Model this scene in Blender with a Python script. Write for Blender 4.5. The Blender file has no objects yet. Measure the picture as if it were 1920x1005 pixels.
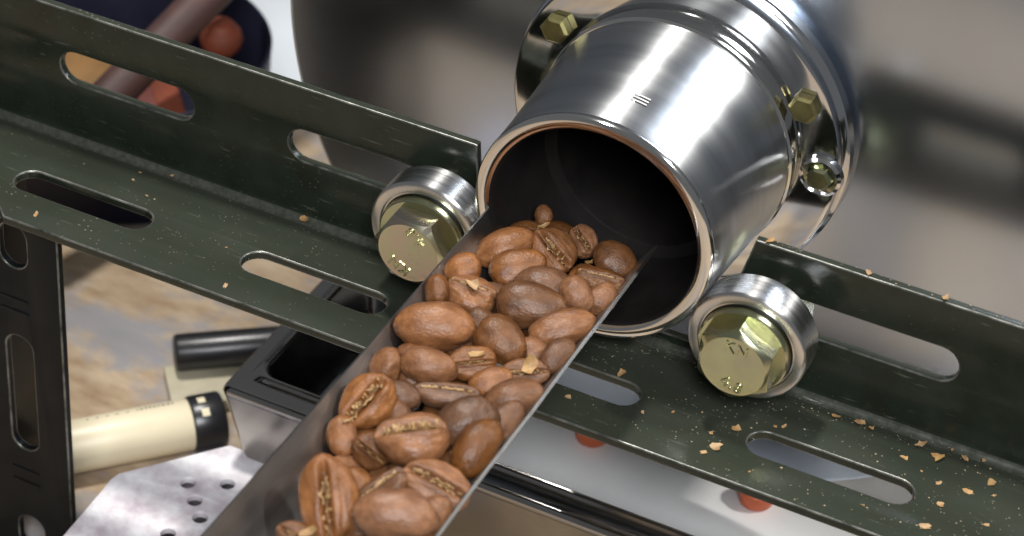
import bpy, bmesh, math, random
from mathutils import Vector, Matrix, noise
scene = bpy.context.scene
COL = scene.collection
S = 0.001                     # all lengths below are in millimetres
R_ = math.radians

# ------------------------------------------------------------------ camera
cam_d = bpy.data.cameras.new('camera')
cam = bpy.data.objects.new('camera', cam_d); COL.objects.link(cam)
RIGHT = Vector((0.89825, 0.43448, 0.06618)); DOWN = Vector((0.31123, -0.52253, -0.79379)); FWD = Vector((-0.31030, 0.73362, -0.60458))
CAM = Vector((141.740, -338.774, 284.725))
cam.matrix_world = Matrix(((RIGHT.x, -DOWN.x, -FWD.x, CAM.x*S), (RIGHT.y, -DOWN.y, -FWD.y, CAM.y*S),
                           (RIGHT.z, -DOWN.z, -FWD.z, CAM.z*S), (0, 0, 0, 1)))
cam_d.sensor_width = 36.0
cam_d.lens = 88.216
cam_d.clip_start = 0.02; cam_d.clip_end = 50
cam_d.dof.use_dof = True
cam_d.dof.focus_distance = 0.452
cam_d.dof.aperture_fstop = 27
scene.camera = cam

# ------------------------------------------------------------------ light of the room
world = bpy.data.worlds.new('World'); scene.world = world; world.use_nodes = True
bg = world.node_tree.nodes['Background']
bg.inputs['Color'].default_value = (0.93, 0.96, 1.0, 1); bg.inputs['Strength'].default_value = 0.13
def lamp(name, d, dist, sx, sy, power, colour, target=(15, 0, 10)):
    l = bpy.data.lights.new(name, 'AREA'); l.shape = 'RECTANGLE'; l.size = sx; l.size_y = sy
    l.energy = power; l.color = colour
    o = bpy.data.objects.new(name, l); COL.objects.link(o)
    t = Vector(target)*S; d = Vector(d).normalized()
    o.location = t + d*dist
    o.rotation_euler = (-d).to_track_quat('-Z', 'Y').to_euler()
    return o
lamp('ceiling_lamp', (-0.24, 0.12, 0.96), 1.3, 0.11, 0.11, 13.0, (1, 0.97, 0.92))
lamp('ceiling_lamp', (0.62, 0.22, 0.75), 1.3, 0.10, 0.10, 7.0, (1, 0.97, 0.92))
lamp('front_soft_lamp', (0.32, -0.64, 0.69), 1.2, 0.36, 0.36, 13.0, (0.97, 0.98, 1.0))  # unseen soft lamp in front, not a window; lights tray sheet and stand
scene.view_settings.view_transform = 'Standard'; scene.view_settings.look = 'None'
scene.view_settings.exposure = 0.25; scene.view_settings.gamma = 1.0
scene.render.engine = 'CYCLES'
scene.cycles.max_bounces = 8; scene.cycles.glossy_bounces = 6; scene.cycles.diffuse_bounces = 4
scene.cycles.caustics_reflective = False
scene.cycles.use_denoising = True

# ------------------------------------------------------------------ materials
def nodes_of(m):
    m.use_nodes = True
    return m.node_tree.nodes, m.node_tree.links, m.node_tree.nodes['Principled BSDF']
def mat(name, col, rough=0.5, metal=0.0, var=0.0, scale=200.0, bump=0.0, bscale=None, rvar=0.0, stretch=None, col2=None,
        objrand=0.0, detail=4.0, spec=None, aniso=0.0):
    """col is mixed with col2 (or a lighter/darker col) by noise; sizes in 1/m."""
    m = bpy.data.materials.new(name); N, L, P = nodes_of(m)
    P.inputs['Metallic'].default_value = metal
    P.inputs['Roughness'].default_value = rough
    if aniso:
        tg = N.new('ShaderNodeTangent'); tg.direction_type = 'RADIAL'; tg.axis = 'Y'
        P.inputs['Anisotropic'].default_value = aniso; P.inputs['Anisotropic Rotation'].default_value = 0.25; L.new(tg.outputs['Tangent'], P.inputs['Tangent'])
    if spec is not None: P.inputs['Specular IOR Level'].default_value = spec
    tc = N.new('ShaderNodeTexCoord'); src = tc.outputs['Object']
    if stretch:
        mp = N.new('ShaderNodeMapping'); mp.inputs['Scale'].default_value = stretch
        L.new(src, mp.inputs['Vector']); src = mp.outputs['Vector']
    nz = N.new('ShaderNodeTexNoise'); nz.inputs['Scale'].default_value = scale; nz.inputs['Detail'].default_value = detail
    nz.inputs['Roughness'].default_value = 0.6
    L.new(src, nz.inputs['Vector'])
    c2 = col2 or tuple(max(0, c*(1-var)) for c in col)
    c1 = col if col2 else tuple(min(1, c*(1+var)) for c in col)
    rp = N.new('ShaderNodeValToRGB')
    rp.color_ramp.elements[0].position = 0.32; rp.color_ramp.elements[1].position = 0.68
    rp.color_ramp.elements[0].color = (*c1, 1); rp.color_ramp.elements[1].color = (*c2, 1)
    L.new(nz.outputs['Fac'], rp.inputs['Fac'])
    out = rp.outputs['Color']
    if objrand:
        oi = N.new('ShaderNodeObjectInfo'); hs = N.new('ShaderNodeHueSaturation')
        mr = N.new('ShaderNodeMapRange'); mr.inputs['To Min'].default_value = 1-objrand; mr.inputs['To Max'].default_value = 1+objrand
        L.new(oi.outputs['Random'], mr.inputs['Value']); L.new(mr.outputs['Result'], hs.inputs['Value'])
        wn = N.new('ShaderNodeTexWhiteNoise'); wn.noise_dimensions = '1D'; L.new(oi.outputs['Random'], wn.inputs['W'])
        m2 = N.new('ShaderNodeMapRange'); m2.inputs['To Min'].default_value = 0.90; m2.inputs['To Max'].default_value = 1.08
        L.new(wn.outputs['Value'], m2.inputs['Value']); L.new(m2.outputs['Result'], hs.inputs['Saturation'])
        L.new(out, hs.inputs['Color']); out = hs.outputs['Color']
    L.new(out, P.inputs['Base Color'])
    if rvar:
        n2 = N.new('ShaderNodeTexNoise'); n2.inputs['Scale'].default_value = scale*0.37; n2.inputs['Detail'].default_value = 5
        L.new(src, n2.inputs['Vector'])
        r2 = N.new('ShaderNodeMapRange'); r2.inputs['From Min'].default_value = 0.3; r2.inputs['From Max'].default_value = 0.7
        r2.inputs['To Min'].default_value = max(0.02, rough-rvar); r2.inputs['To Max'].default_value = rough+rvar
        L.new(n2.outputs['Fac'], r2.inputs['Value']); L.new(r2.outputs['Result'], P.inputs['Roughness'])
    if bump:
        nb = N.new('ShaderNodeTexNoise'); nb.inputs['Scale'].default_value = bscale or scale*3; nb.inputs['Detail'].default_value = 4
        L.new(src, nb.inputs['Vector'])
        bp = N.new('ShaderNodeBump'); bp.inputs['Strength'].default_value = bump; bp.inputs['Distance'].default_value = 0.0004
        L.new(nb.outputs['Fac'], bp.inputs['Height']); L.new(bp.outputs['Normal'], P.inputs['Normal'])
    return m

def painted_metal(name):
    """dark green enamel with a veil of fine pale dust specks and small scuffs"""
    m = mat(name, (0.015, 0.0205, 0.0145), 0.23, 0.0, scale=120, rvar=0.09, bump=0.05, bscale=900, col2=(0.010, 0.013, 0.008), spec=0.35)
    N, L, P = m.node_tree.nodes, m.node_tree.links, m.node_tree.nodes['Principled BSDF']
    base = P.inputs['Base Color'].links[0].from_socket
    tc = N.new('ShaderNodeTexCoord')
    vo = N.new('ShaderNodeTexVoronoi'); vo.inputs['Scale'].default_value = 900; L.new(tc.outputs['Object'], vo.inputs['Vector'])
    nz = N.new('ShaderNodeTexNoise'); nz.inputs['Scale'].default_value = 60; nz.inputs['Detail'].default_value = 3
    L.new(tc.outputs['Object'], nz.inputs['Vector'])
    th = N.new('ShaderNodeMapRange'); th.inputs['From Min'].default_value = 0.40; th.inputs['From Max'].default_value = 0.75
    th.inputs['To Min'].default_value = 0.03; th.inputs['To Max'].default_value = 0.22
    L.new(nz.outputs['Fac'], th.inputs['Value'])
    lt = N.new('ShaderNodeMath'); lt.operation = 'LESS_THAN'
    L.new(vo.outputs['Distance'], lt.inputs[0]); L.new(th.outputs['Result'], lt.inputs[1])
    ge = N.new('ShaderNodeNewGeometry'); sp = N.new('ShaderNodeSeparateXYZ'); L.new(ge.outputs['Normal'], sp.inputs['Vector'])
    up = N.new('ShaderNodeMapRange'); up.inputs['From Min'].default_value = 0.3; up.inputs['From Max'].default_value = 0.9
    up.inputs['To Min'].default_value = 0.25; up.inputs['To Max'].default_value = 0.8      # dust settles on faces that look up
    L.new(sp.outputs['Z'], up.inputs['Value'])
    mu = N.new('ShaderNodeMath'); mu.operation = 'MULTIPLY'; L.new(lt.outputs[0], mu.inputs[0]); L.new(up.outputs['Result'], mu.inputs[1])
    fl = N.new('ShaderNodeMapRange'); fl.inputs['From Min'].default_value = 0.5; fl.inputs['From Max'].default_value = 1.0
    fl.inputs['To Max'].default_value = 0.22; L.new(sp.outputs['Z'], fl.inputs['Value'])
    f2 = N.new('ShaderNodeMath'); f2.operation = 'MULTIPLY'; L.new(fl.outputs['Result'], f2.inputs[0]); L.new(nz.outputs['Fac'], f2.inputs[1])
    f3 = N.new('ShaderNodeMath'); f3.operation = 'MAXIMUM'; L.new(f2.outputs[0], f3.inputs[0]); L.new(mu.outputs[0], f3.inputs[1]); mu = f3
    mx = N.new('ShaderNodeMix'); mx.data_type = 'RGBA'
    L.new(mu.outputs[0], mx.inputs['Factor']); L.new(base, mx.inputs['A']); mx.inputs['B'].default_value = (0.14, 0.145, 0.11, 1)
    # fine rub marks along the metal
    mp = N.new('ShaderNodeMapping'); mp.inputs['Scale'].default_value = (1, 9, 9); mp.inputs['Rotation'].default_value = (0, 0.1, 0.12)
    L.new(tc.outputs['Object'], mp.inputs['Vector'])
    sc = N.new('ShaderNodeTexNoise'); sc.inputs['Scale'].default_value = 160; sc.inputs['Detail'].default_value = 3; L.new(mp.outputs['Vector'], sc.inputs['Vector'])
    s2 = N.new('ShaderNodeMapRange'); s2.inputs['From Min'].default_value = 0.66; s2.inputs['From Max'].default_value = 0.78; s2.inputs['To Max'].default_value = 0.55
    L.new(sc.outputs['Fac'], s2.inputs['Value'])
    m3 = N.new('ShaderNodeMix'); m3.data_type = 'RGBA'; L.new(s2.outputs['Result'], m3.inputs['Factor'])
    L.new(mx.outputs['Result'], m3.inputs['A']); m3.inputs['B'].default_value = (0.10, 0.105, 0.085, 1)
    L.new(m3.outputs['Result'], P.inputs['Base Color'])
    return m

M = {}
M['paint'] = painted_metal('dark_green_paint')
M['post'] = mat('black_paint', (0.005, 0.006, 0.007), 0.42, 0.0, scale=120, var=0.3, bump=0.05, bscale=900, spec=0.15)
M['crease'] = mat('bend_highlight_paint', (0.055, 0.058, 0.046), 0.26, 0.0, scale=900, col2=(0.026, 0.030, 0.022), detail=9, rvar=0.1)  # rail paint made lighter to stand in for the highlight along the bend
M['edge'] = mat('worn_paint_edge', (0.22, 0.22, 0.20), 0.32, 0.6, scale=260, col2=(0.03, 0.036, 0.03), detail=8)
M['steel'] = mat('turned_steel', (0.62, 0.62, 0.62), 0.28, 1.0, var=0.08, scale=60, stretch=(1, 40, 1), rvar=0.05, bump=0.02, bscale=120, aniso=0.85)
M['drum'] = mat('polished_drum_steel', (0.54, 0.55, 0.56), 0.33, 1.0, var=0.10, scale=30, stretch=(1, 14, 1), rvar=0.06, bump=0.02, bscale=90, aniso=0.9)
M['lip'] = mat('polished_lip_steel', (0.70, 0.69, 0.67), 0.10, 1.0, var=0.04, scale=90)
M['flange'] = mat('mirror_flange_steel', (0.60, 0.61, 0.62), 0.09, 1.0, var=0.05, scale=50, rvar=0.03)
M['plate'] = mat('satin_plate_steel', (0.415, 0.46, 0.53), 0.22, 1.0, var=0.05, scale=25, rvar=0.03)
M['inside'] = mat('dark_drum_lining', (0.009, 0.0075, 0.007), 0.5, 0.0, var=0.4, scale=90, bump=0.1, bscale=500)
M['zinc'] = mat('yellow_zinc', (0.52, 0.545, 0.32), 0.19, 1.0, scale=160, rvar=0.06, col2=(0.46, 0.45, 0.31), bump=0.04, bscale=700)
M['dull_zinc'] = mat('dull_yellow_zinc', (0.42, 0.38, 0.16), 0.40, 1.0, scale=160, rvar=0.08, col2=(0.2, 0.17, 0.08))
M['scoop'] = mat('satin_scoop_steel', (0.42, 0.42, 0.42), 0.36, 1.0, col2=(0.31, 0.295, 0.275), scale=45, detail=8, rvar=0.07, stretch=(8, 1, 8), bump=0.05, bscale=300)
M['tray'] = mat('polished_tray_steel', (0.36, 0.35, 0.34), 0.11, 1.0, var=0.08, scale=40, rvar=0.05)
M['tray_wall'] = mat('brown_reflection_tray_steel', (0.33, 0.305, 0.275), 0.24, 1.0, var=0.15, scale=60, rvar=0.06)  # brown in the colour stands in for wood reflected in the outer wall
M['bean'] = mat('roasted_bean', (0.205, 0.087, 0.033), 0.40, 0.0, scale=1.7, col2=(0.090, 0.034, 0.012), objrand=0.42, bump=0.32, bscale=9, rvar=0.10, spec=0.36, detail=7)
M['dust'] = mat('pale_dust', (0.27, 0.22, 0.14), 0.6, 0.0, var=0.3, scale=900)
M['seam'] = mat('golden_silverskin', (0.46, 0.30, 0.13), 0.5, 0.0, scale=5, col2=(0.20, 0.10, 0.04), bump=0.3, bscale=20)
M['chaff'] = mat('golden_chaff', (0.40, 0.255, 0.11), 0.55, 0.0, scale=400, col2=(0.24, 0.13, 0.055), bump=0.2, objrand=0.15)
M['wood'] = None
M['white'] = mat('white_speckled_paint', (0.92, 0.91, 0.93), 0.5, 0.0, scale=150, col2=(0.50, 0.43, 0.47), bump=0.05, detail=8)
M['cream'] = mat('cream_plastic', (0.70, 0.62, 0.44), 0.4, 0.0, var=0.05, scale=60)
M['black'] = mat('black_plastic', (0.012, 0.012, 0.014), 0.32, 0.0, var=0.3, scale=80, bump=0.1, bscale=200)
M['block'] = mat('cream_block_paint', (0.40, 0.36, 0.26), 0.6, 0.0, var=0.15, scale=90)
M['grey_print'] = mat('grey_print', (0.25, 0.22, 0.17), 0.6)
M['liner'] = mat('pale_liner', (0.88, 0.88, 0.87), 0.5, 0.0, var=0.04, scale=60)
M['dull_orange'] = mat('dull_orange', (0.17, 0.035, 0.013), 0.7, 0.0, var=0.2, scale=150)
M['orange'] = mat('orange_rubber', (0.62, 0.13, 0.045), 0.5, 0.0, var=0.1, scale=150)
M['navy'] = mat('dark_bowl_enamel', (0.010, 0.010, 0.022), 0.5, 0.0, var=0.3, scale=60, spec=0.2)
M['redwood'] = mat('red_brown_wood', (0.055, 0.022, 0.018), 0.6, 0.0, scale=60, col2=(0.03, 0.014, 0.014), stretch=(1, 1, 6))
M['red'] = mat('faded_red', (0.13, 0.032, 0.024), 0.7, 0.0, var=0.2, scale=60)
M['amber'] = mat('amber_yellow', (0.17, 0.085, 0.022), 0.6, 0.0, var=0.2, scale=60)
M['paper'] = mat('pale_paper', (0.50, 0.54, 0.58), 0.7, 0.0, var=0.04, scale=40)
M['mark_dark'] = mat('engraved_dark', (0.05, 0.05, 0.05), 0.4, 0.5)
M['mark_white'] = mat('bright_engraving', (0.85, 0.85, 0.84), 0.4, 0.0)

def wood_material():
    m = bpy.data.materials.new('worn_painted_wood'); N, L, P = nodes_of(m)
    tc = N.new('ShaderNodeTexCoord'); mp = N.new('ShaderNodeMapping')
    mp.inputs['Rotation'].default_value = (0, 0, R_(35)); mp.inputs['Scale'].default_value = (1, 2.6, 1)
    L.new(tc.outputs['Object'], mp.inputs['Vector'])
    def nz(s, d, src): 
        n = N.new('ShaderNodeTexNoise'); n.inputs['Scale'].default_value = s; n.inputs['Detail'].default_value = d
        n.inputs['Roughness'].default_value = 0.65; L.new(src, n.inputs['Vector']); return n.outputs['Fac']
    r1 = N.new('ShaderNodeValToRGB'); e = r1.color_ramp.elements
    e[0].position = 0.30; e[0].color = (0.22, 0.135, 0.068, 1); e[1].position = 0.66; e[1].color = (0.50, 0.395, 0.275, 1)
    L.new(nz(45, 8, mp.outputs['Vector']), r1.inputs['Fac'])
    r2 = N.new('ShaderNodeValToRGB'); e = r2.color_ramp.elements
    e[0].position = 0.50; e[0].color = (0, 0, 0, 1); e[1].position = 0.62; e[1].color = (0.85, 0.85, 0.85, 1)
    L.new(nz(38, 6, tc.outputs['Object']), r2.inputs['Fac'])
    mx = N.new('ShaderNodeMix'); mx.data_type = 'RGBA'; L.new(r2.outputs['Color'], mx.inputs['Factor'])
    L.new(r1.outputs['Color'], mx.inputs['A']); mx.inputs['B'].default_value = (0.23, 0.235, 0.26, 1)
    L.new(mx.outputs['Result'], P.inputs['Base Color']); P.inputs['Roughness'].default_value = 0.55
    return m
M['wood'] = wood_material()

# ------------------------------------------------------------------ mesh helpers
def finish(bm, name, angle=32, smooth=True):
    bmesh.ops.recalc_face_normals(bm, faces=bm.faces[:])
    for f in bm.faces: f.smooth = smooth
    if smooth:
        a = R_(angle)
        for e in bm.edges:
            if len(e.link_faces) == 2 and e.calc_face_angle(0) > a: e.smooth = False
    me = bpy.data.meshes.new(name); bm.to_mesh(me); bm.free()
    return me
def scaled(me):
    me.transform(Matrix.Scale(S, 4)); return me
def obj(name, me, m=None, parent=None, loc=None):
    """links one mesh object; loc in millimetres"""
    o = bpy.data.objects.new(name, me); COL.objects.link(o)
    if m is not None and not me.materials: me.materials.append(m)
    if parent is not None: o.parent = parent
    if loc is not None: o.location = Vector(loc)*S
    return o
def tag(o, label=None, cat=None, group=None, kind=None):
    if label: o['label'] = label
    if cat: o['category'] = cat
    if group: o['group'] = group
    if kind: o['kind'] = kind
    return o
def empty(name, loc=(0, 0, 0)):
    o = bpy.data.objects.new(name, None); COL.objects.link(o); o.location = Vector(loc)*S; o.empty_display_size = 0.01
    return o
def mesh(name, bm, **k): return scaled(finish(bm, name, **k))

def lathe(bm, prof, axis='Y', seg=96, centre=(0, 0, 0), closed=False):
    """prof: (radius, position along the axis); skips a ring of radius 0"""
    rings = []
    for r, h in prof:
        if r < 1e-6:
            p = {'Y': (0, h, 0), 'Z': (0, 0, h), 'X': (h, 0, 0)}[axis]
            rings.append([bm.verts.new(Vector(p)+Vector(centre))]); continue
        ring = []
        for i in range(seg):
            a = 2*math.pi*i/seg; c, s = r*math.cos(a), r*math.sin(a)
            p = {'Y': (c, h, s), 'Z': (c, s, h), 'X': (h, c, s)}[axis]
            ring.append(bm.verts.new(Vector(p)+Vector(centre)))
        rings.append(ring)
    pairs = list(zip(rings, rings[1:])) + ([(rings[-1], rings[0])] if closed else [])
    for A, B in pairs:
        for i in range(seg):
            j = (i+1) % seg
            if len(A) == 1 and len(B) == 1: continue
            if len(A) == 1: bm.faces.new((A[0], B[i], B[j]))
            elif len(B) == 1: bm.faces.new((A[i], A[j], B[0]))
            else: bm.faces.new((A[i], A[j], B[j], B[i]))
def tube(bm, p0, p1, r0, r1=None, seg=32, bev=0.5, cap=True):
    r1 = r1 or r0
    p0, p1 = Vector(p0), Vector(p1); d = (p1-p0); ln = d.length
    q = d.to_track_quat('Z', 'Y')
    prof = ([(0, 0)] if cap else [])+[(r0-bev, 0), (r0-bev*.3, bev*.3), (r0, bev), (r1, ln-bev), (r1-bev*.3, ln-bev*.3), (r1-bev, ln)]+([(0, ln)] if cap else [])
    b2 = bmesh.new(); lathe(b2, prof, 'Z', seg)
    b2.transform(Matrix.Translation(p0) @ q.to_matrix().to_4x4())
    me = bpy.data.meshes.new('tmp'); b2.to_mesh(me); b2.free(); bm.from_mesh(me); bpy.data.meshes.remove(me)
def box(bm, lo, hi, bev=0.0, mtx=None, seg=2):
    b2 = bmesh.new(); bmesh.ops.create_cube(b2, size=1)
    lo, hi = Vector(lo), Vector(hi)
    b2.transform(Matrix.Translation((lo+hi)/2) @ Matrix.Diagonal((*(hi-lo), 1)))
    if bev: bmesh.ops.bevel(b2, geom=b2.edges[:], offset=bev, segments=seg, affect='EDGES', profile=0.5)
    if mtx: b2.transform(mtx)
    me = bpy.data.meshes.new('tmp'); b2.to_mesh(me); b2.free(); bm.from_mesh(me); bpy.data.meshes.remove(me)
def slot_loop(x0, x1, y0, y1, n=10):
    """a round-ended slot"""
    r = (y1-y0)/2; cy = (y0+y1)/2; pts = []
    for i in range(n+1):
        a = -math.pi/2 + math.pi*i/n; pts.append((x1-r+r*math.cos(a), cy+r*math.sin(a)))
    for i in range(n+1):
        a = math.pi/2 + math.pi*i/n; pts.append((x0+r+r*math.cos(a), cy+r*math.sin(a)))
    return pts
def sheet(loops, thick, bev=0.25, edge=False):
    """a flat sheet with an outline, holes and rounded edges, as a bmesh in its own XY plane, centred on z = 0"""
    cu = bpy.data.curves.new('tmp', 'CURVE'); cu.dimensions = '2D'; cu.fill_mode = 'BOTH'
    cu.extrude = thick/2-bev; cu.bevel_depth = bev; cu.bevel_resolution = 2; cu.offset = -bev
    for lp in loops:
        sp = cu.splines.new('POLY'); sp.points.add(len(lp)-1); sp.use_cyclic_u = True
        for p, (x, y) in zip(sp.points, lp): p.co = (x, y, 0, 1)
    o = bpy.data.objects.new('tmp', cu); COL.objects.link(o)
    dg = bpy.context.evaluated_depsgraph_get(); dg.update()
    me = bpy.data.meshes.new_from_object(o.evaluated_get(dg))
    bpy.data.objects.remove(o); bpy.data.curves.remove(cu)
    bm = bmesh.new(); bm.from_mesh(me); bpy.data.meshes.remove(me)
    bmesh.ops.remove_doubles(bm, verts=bm.verts[:], dist=1e-4)
    bm.normal_update()
    for f in bm.faces: f.material_index = 1 if (edge and 0.2 < abs(f.normal.z) < 0.97) else 0
    return bm
def text_bm(txt, size, extrude=0.1, bev=0.03):
    cu = bpy.data.curves.new('tmp', 'FONT'); cu.body = txt; cu.size = size; cu.extrude = extrude; cu.bevel_depth = bev
    cu.align_x = 'CENTER'; cu.align_y = 'CENTER'; cu.resolution_u = 3; cu.space_character = 1.15
    o = bpy.data.objects.new('tmp', cu); COL.objects.link(o)
    dg = bpy.context.evaluated_depsgraph_get(); dg.update()
    me = bpy.data.meshes.new_from_object(o.evaluated_get(dg))
    bpy.data.objects.remove(o); bpy.data.curves.remove(cu)
    bm = bmesh.new(); bm.from_mesh(me); bpy.data.meshes.remove(me)
    return bm
def join(bm, b2):
    me = bpy.data.meshes.new('tmp'); b2.to_mesh(me); b2.free(); bm.from_mesh(me); bpy.data.meshes.remove(me)
FACE_FRONT = Matrix(((1, 0, 0, 0), (0, 0, -1, 0), (0, 1, 0, 0), (0, 0, 0, 1)))   # own XY plane -> world XZ, own +Z -> world -Y

# ================================================================== the setting
bm = bmesh.new(); box(bm, (-420, -420, -120), (320, 480, -90), 2)
tag(obj('table_top', mesh('table_top', bm), M['wood']), kind='structure')

# ================================================================== the slotted rail
W_, H_, T_ = 28.2, 29.6, 1.8
SLOT = [(-149.8, -119.8), (-99.6, -69.6), (-49.2, -19.2), (1.4, 31.6), (52.4, 82.6), (103, 133)]
XL, XR = -160, 150
# upright flange: outline with the gap for the drum between the two ends
up_out = [(XL, 1.6), (XR, 1.6), (XR, H_), (43.6, H_-.3), (41.6, 20.5), (35.5, 2.9), (-7, 2.9), (-9.6, 22), (-10.3, H_+.1), (-11, H_+.2), (XL, H_)]
ups = [slot_loop(a, b, 13.4, 20.4) for a, b in SLOT if not (0 < a < 30)]
ups[2] = slot_loop(-49.0, -12.0, 13.4, 20.4); ups[3] = slot_loop(47.0, 82.6, 13.0, 20.0)
bmU = sheet([up_out]+ups, T_, 0.3, True)
bmU.transform(Matrix.Translation((0, T_/2, 0)) @ FACE_FRONT)
# level flange
lv_out = [(-98.5, -W_+3.6), (-94.4, -W_), (XR, -W_), (XR, -1.6), (XL, -1.6), (XL, -W_+3.6)]
bmL = sheet([lv_out]+[slot_loop(a, b, -19.3, -12.7) for a, b in SLOT], T_, 0.3, True)
bmL.transform(Matrix.Translation((0, 0, -T_/2)))
join(bmU, bmL)
# the bend between the two flanges, with its inner fillet
prof = []
n = 8
for i in range(n+1):
    a = math.pi/2*i/n
    prof.append((-2.0+2.0*math.sin(a)-0.0, 2.0-2.0*math.cos(a)))
prof = [(-2.6, 0.015)]+[(y-0.015, z+0.015) for y, z in prof]+[(-0.015, 2.6)]
outer = [(T_+.012, 2.6)]+[(-2.0+(2.0+T_)*math.sin(math.pi/2*i/n)+.012, 2.0-(2.0+T_)*math.cos(math.pi/2*i/n)-.012) for i in range(n, -1, -1)]+[(-2.6, -T_-.012)]
loop = prof+outer
va = [bmU.verts.new((XL, y, z)) for y, z in loop]; vb = [bmU.verts.new((XR, y, z)) for y, z in loop]
for i in range(len(loop)):
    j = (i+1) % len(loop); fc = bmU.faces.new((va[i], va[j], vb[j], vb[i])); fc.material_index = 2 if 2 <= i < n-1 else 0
bmU.faces.new(va); bmU.faces.new(vb[::-1])
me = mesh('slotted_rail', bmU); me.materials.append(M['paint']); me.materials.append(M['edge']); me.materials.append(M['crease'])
tag(obj('slotted_rail', me),
    'long dark green slotted angle rail crossing the picture, with a gap for the steel drum', 'angle rail')

# ================================================================== the upright slotted post at the left
post_slots = [slot_loop(-18, 12, -97.4, -91.2), slot_loop(-60.3, -30.6, -97.4, -91.2)] 
pl = [[(y, x) for x, y in s] for s in (slot_loop(-60.3, -30.6, -97.4, -91.2), slot_loop(-14-30, -14, -97.4, -91.2)[:0] or slot_loop(-88.6, -79.0, -97.4, -91.2))]
top_slot = [(y, x) for x, y in slot_loop(-13.6, -3.2, -97.4, -91.2)]
bmP = sheet([[(-112.6, -89.8), (-84.0, -89.8), (-84.0, -2.4), (-112.6, -2.4)], pl[0], pl[1], top_slot], T_, 0.3, True)
bmP.transform(Matrix.Translation((0, -26+T_/2, 0)) @ FACE_FRONT)
box(bmP, (-112.6, -24.19, -89.8), (-110.8, 2, -2.4), 0.2)
for z in (-21.3, -24.3, -66.0, -69.4):                      # pressed index ticks
    box(bmP, (-98.0, -26.25, z-.25), (-91.6, -25.9, z+.25), 0.1)
me = mesh('slotted_post', bmP); me.materials.append(M['post']); me.materials.append(M['edge'])
tag(obj('slotted_post', me),
    'dark slotted angle post standing upright at the left edge below the rail', 'angle post')

# ================================================================== bearings and bolts
YB, ZB = -10.0, 14.13
def make_bearing(x, label):
    t = empty('roller_bearing', (x, YB, ZB)); tag(t, label, 'bearing', 'roller bearings carrying the drum')
    b = bmesh.new()
    lathe(b, [(9.05, 0.05), (9.3, 0.0), (10.35, 0.0), (10.75, 0.18), (11.0, 0.55), (11.0, 6.4), (10.7, 6.85), (10.3, 7.0), (9.3, 7.0)], seg=128)
    lathe(b, [(9.05, 0.05), (9.0, 0.6), (9.0, 6.9), (9.3, 7.0)], seg=128)
    obj('outer_ring', mesh('outer_ring', b), M['steel'], t)
    b = bmesh.new(); lathe(b, [(8.98, 0.45), (8.6, 0.38), (8.2, 0.62), (6.4, 0.62), (6.1, 0.5), (6.1, 6.6), (8.98, 6.6)], seg=96)
    obj('shield', mesh('shield', b), M['steel'], t)
    b = bmesh.new(); lathe(b, [(6.0, 0.3), (5.8, 0.02), (4.05, 0.02), (4.05, 6.98), (5.8, 6.98), (6.0, 6.6)], seg=96)
    obj('inner_ring', mesh('inner_ring', b), M['steel'], t)
    return t
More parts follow.
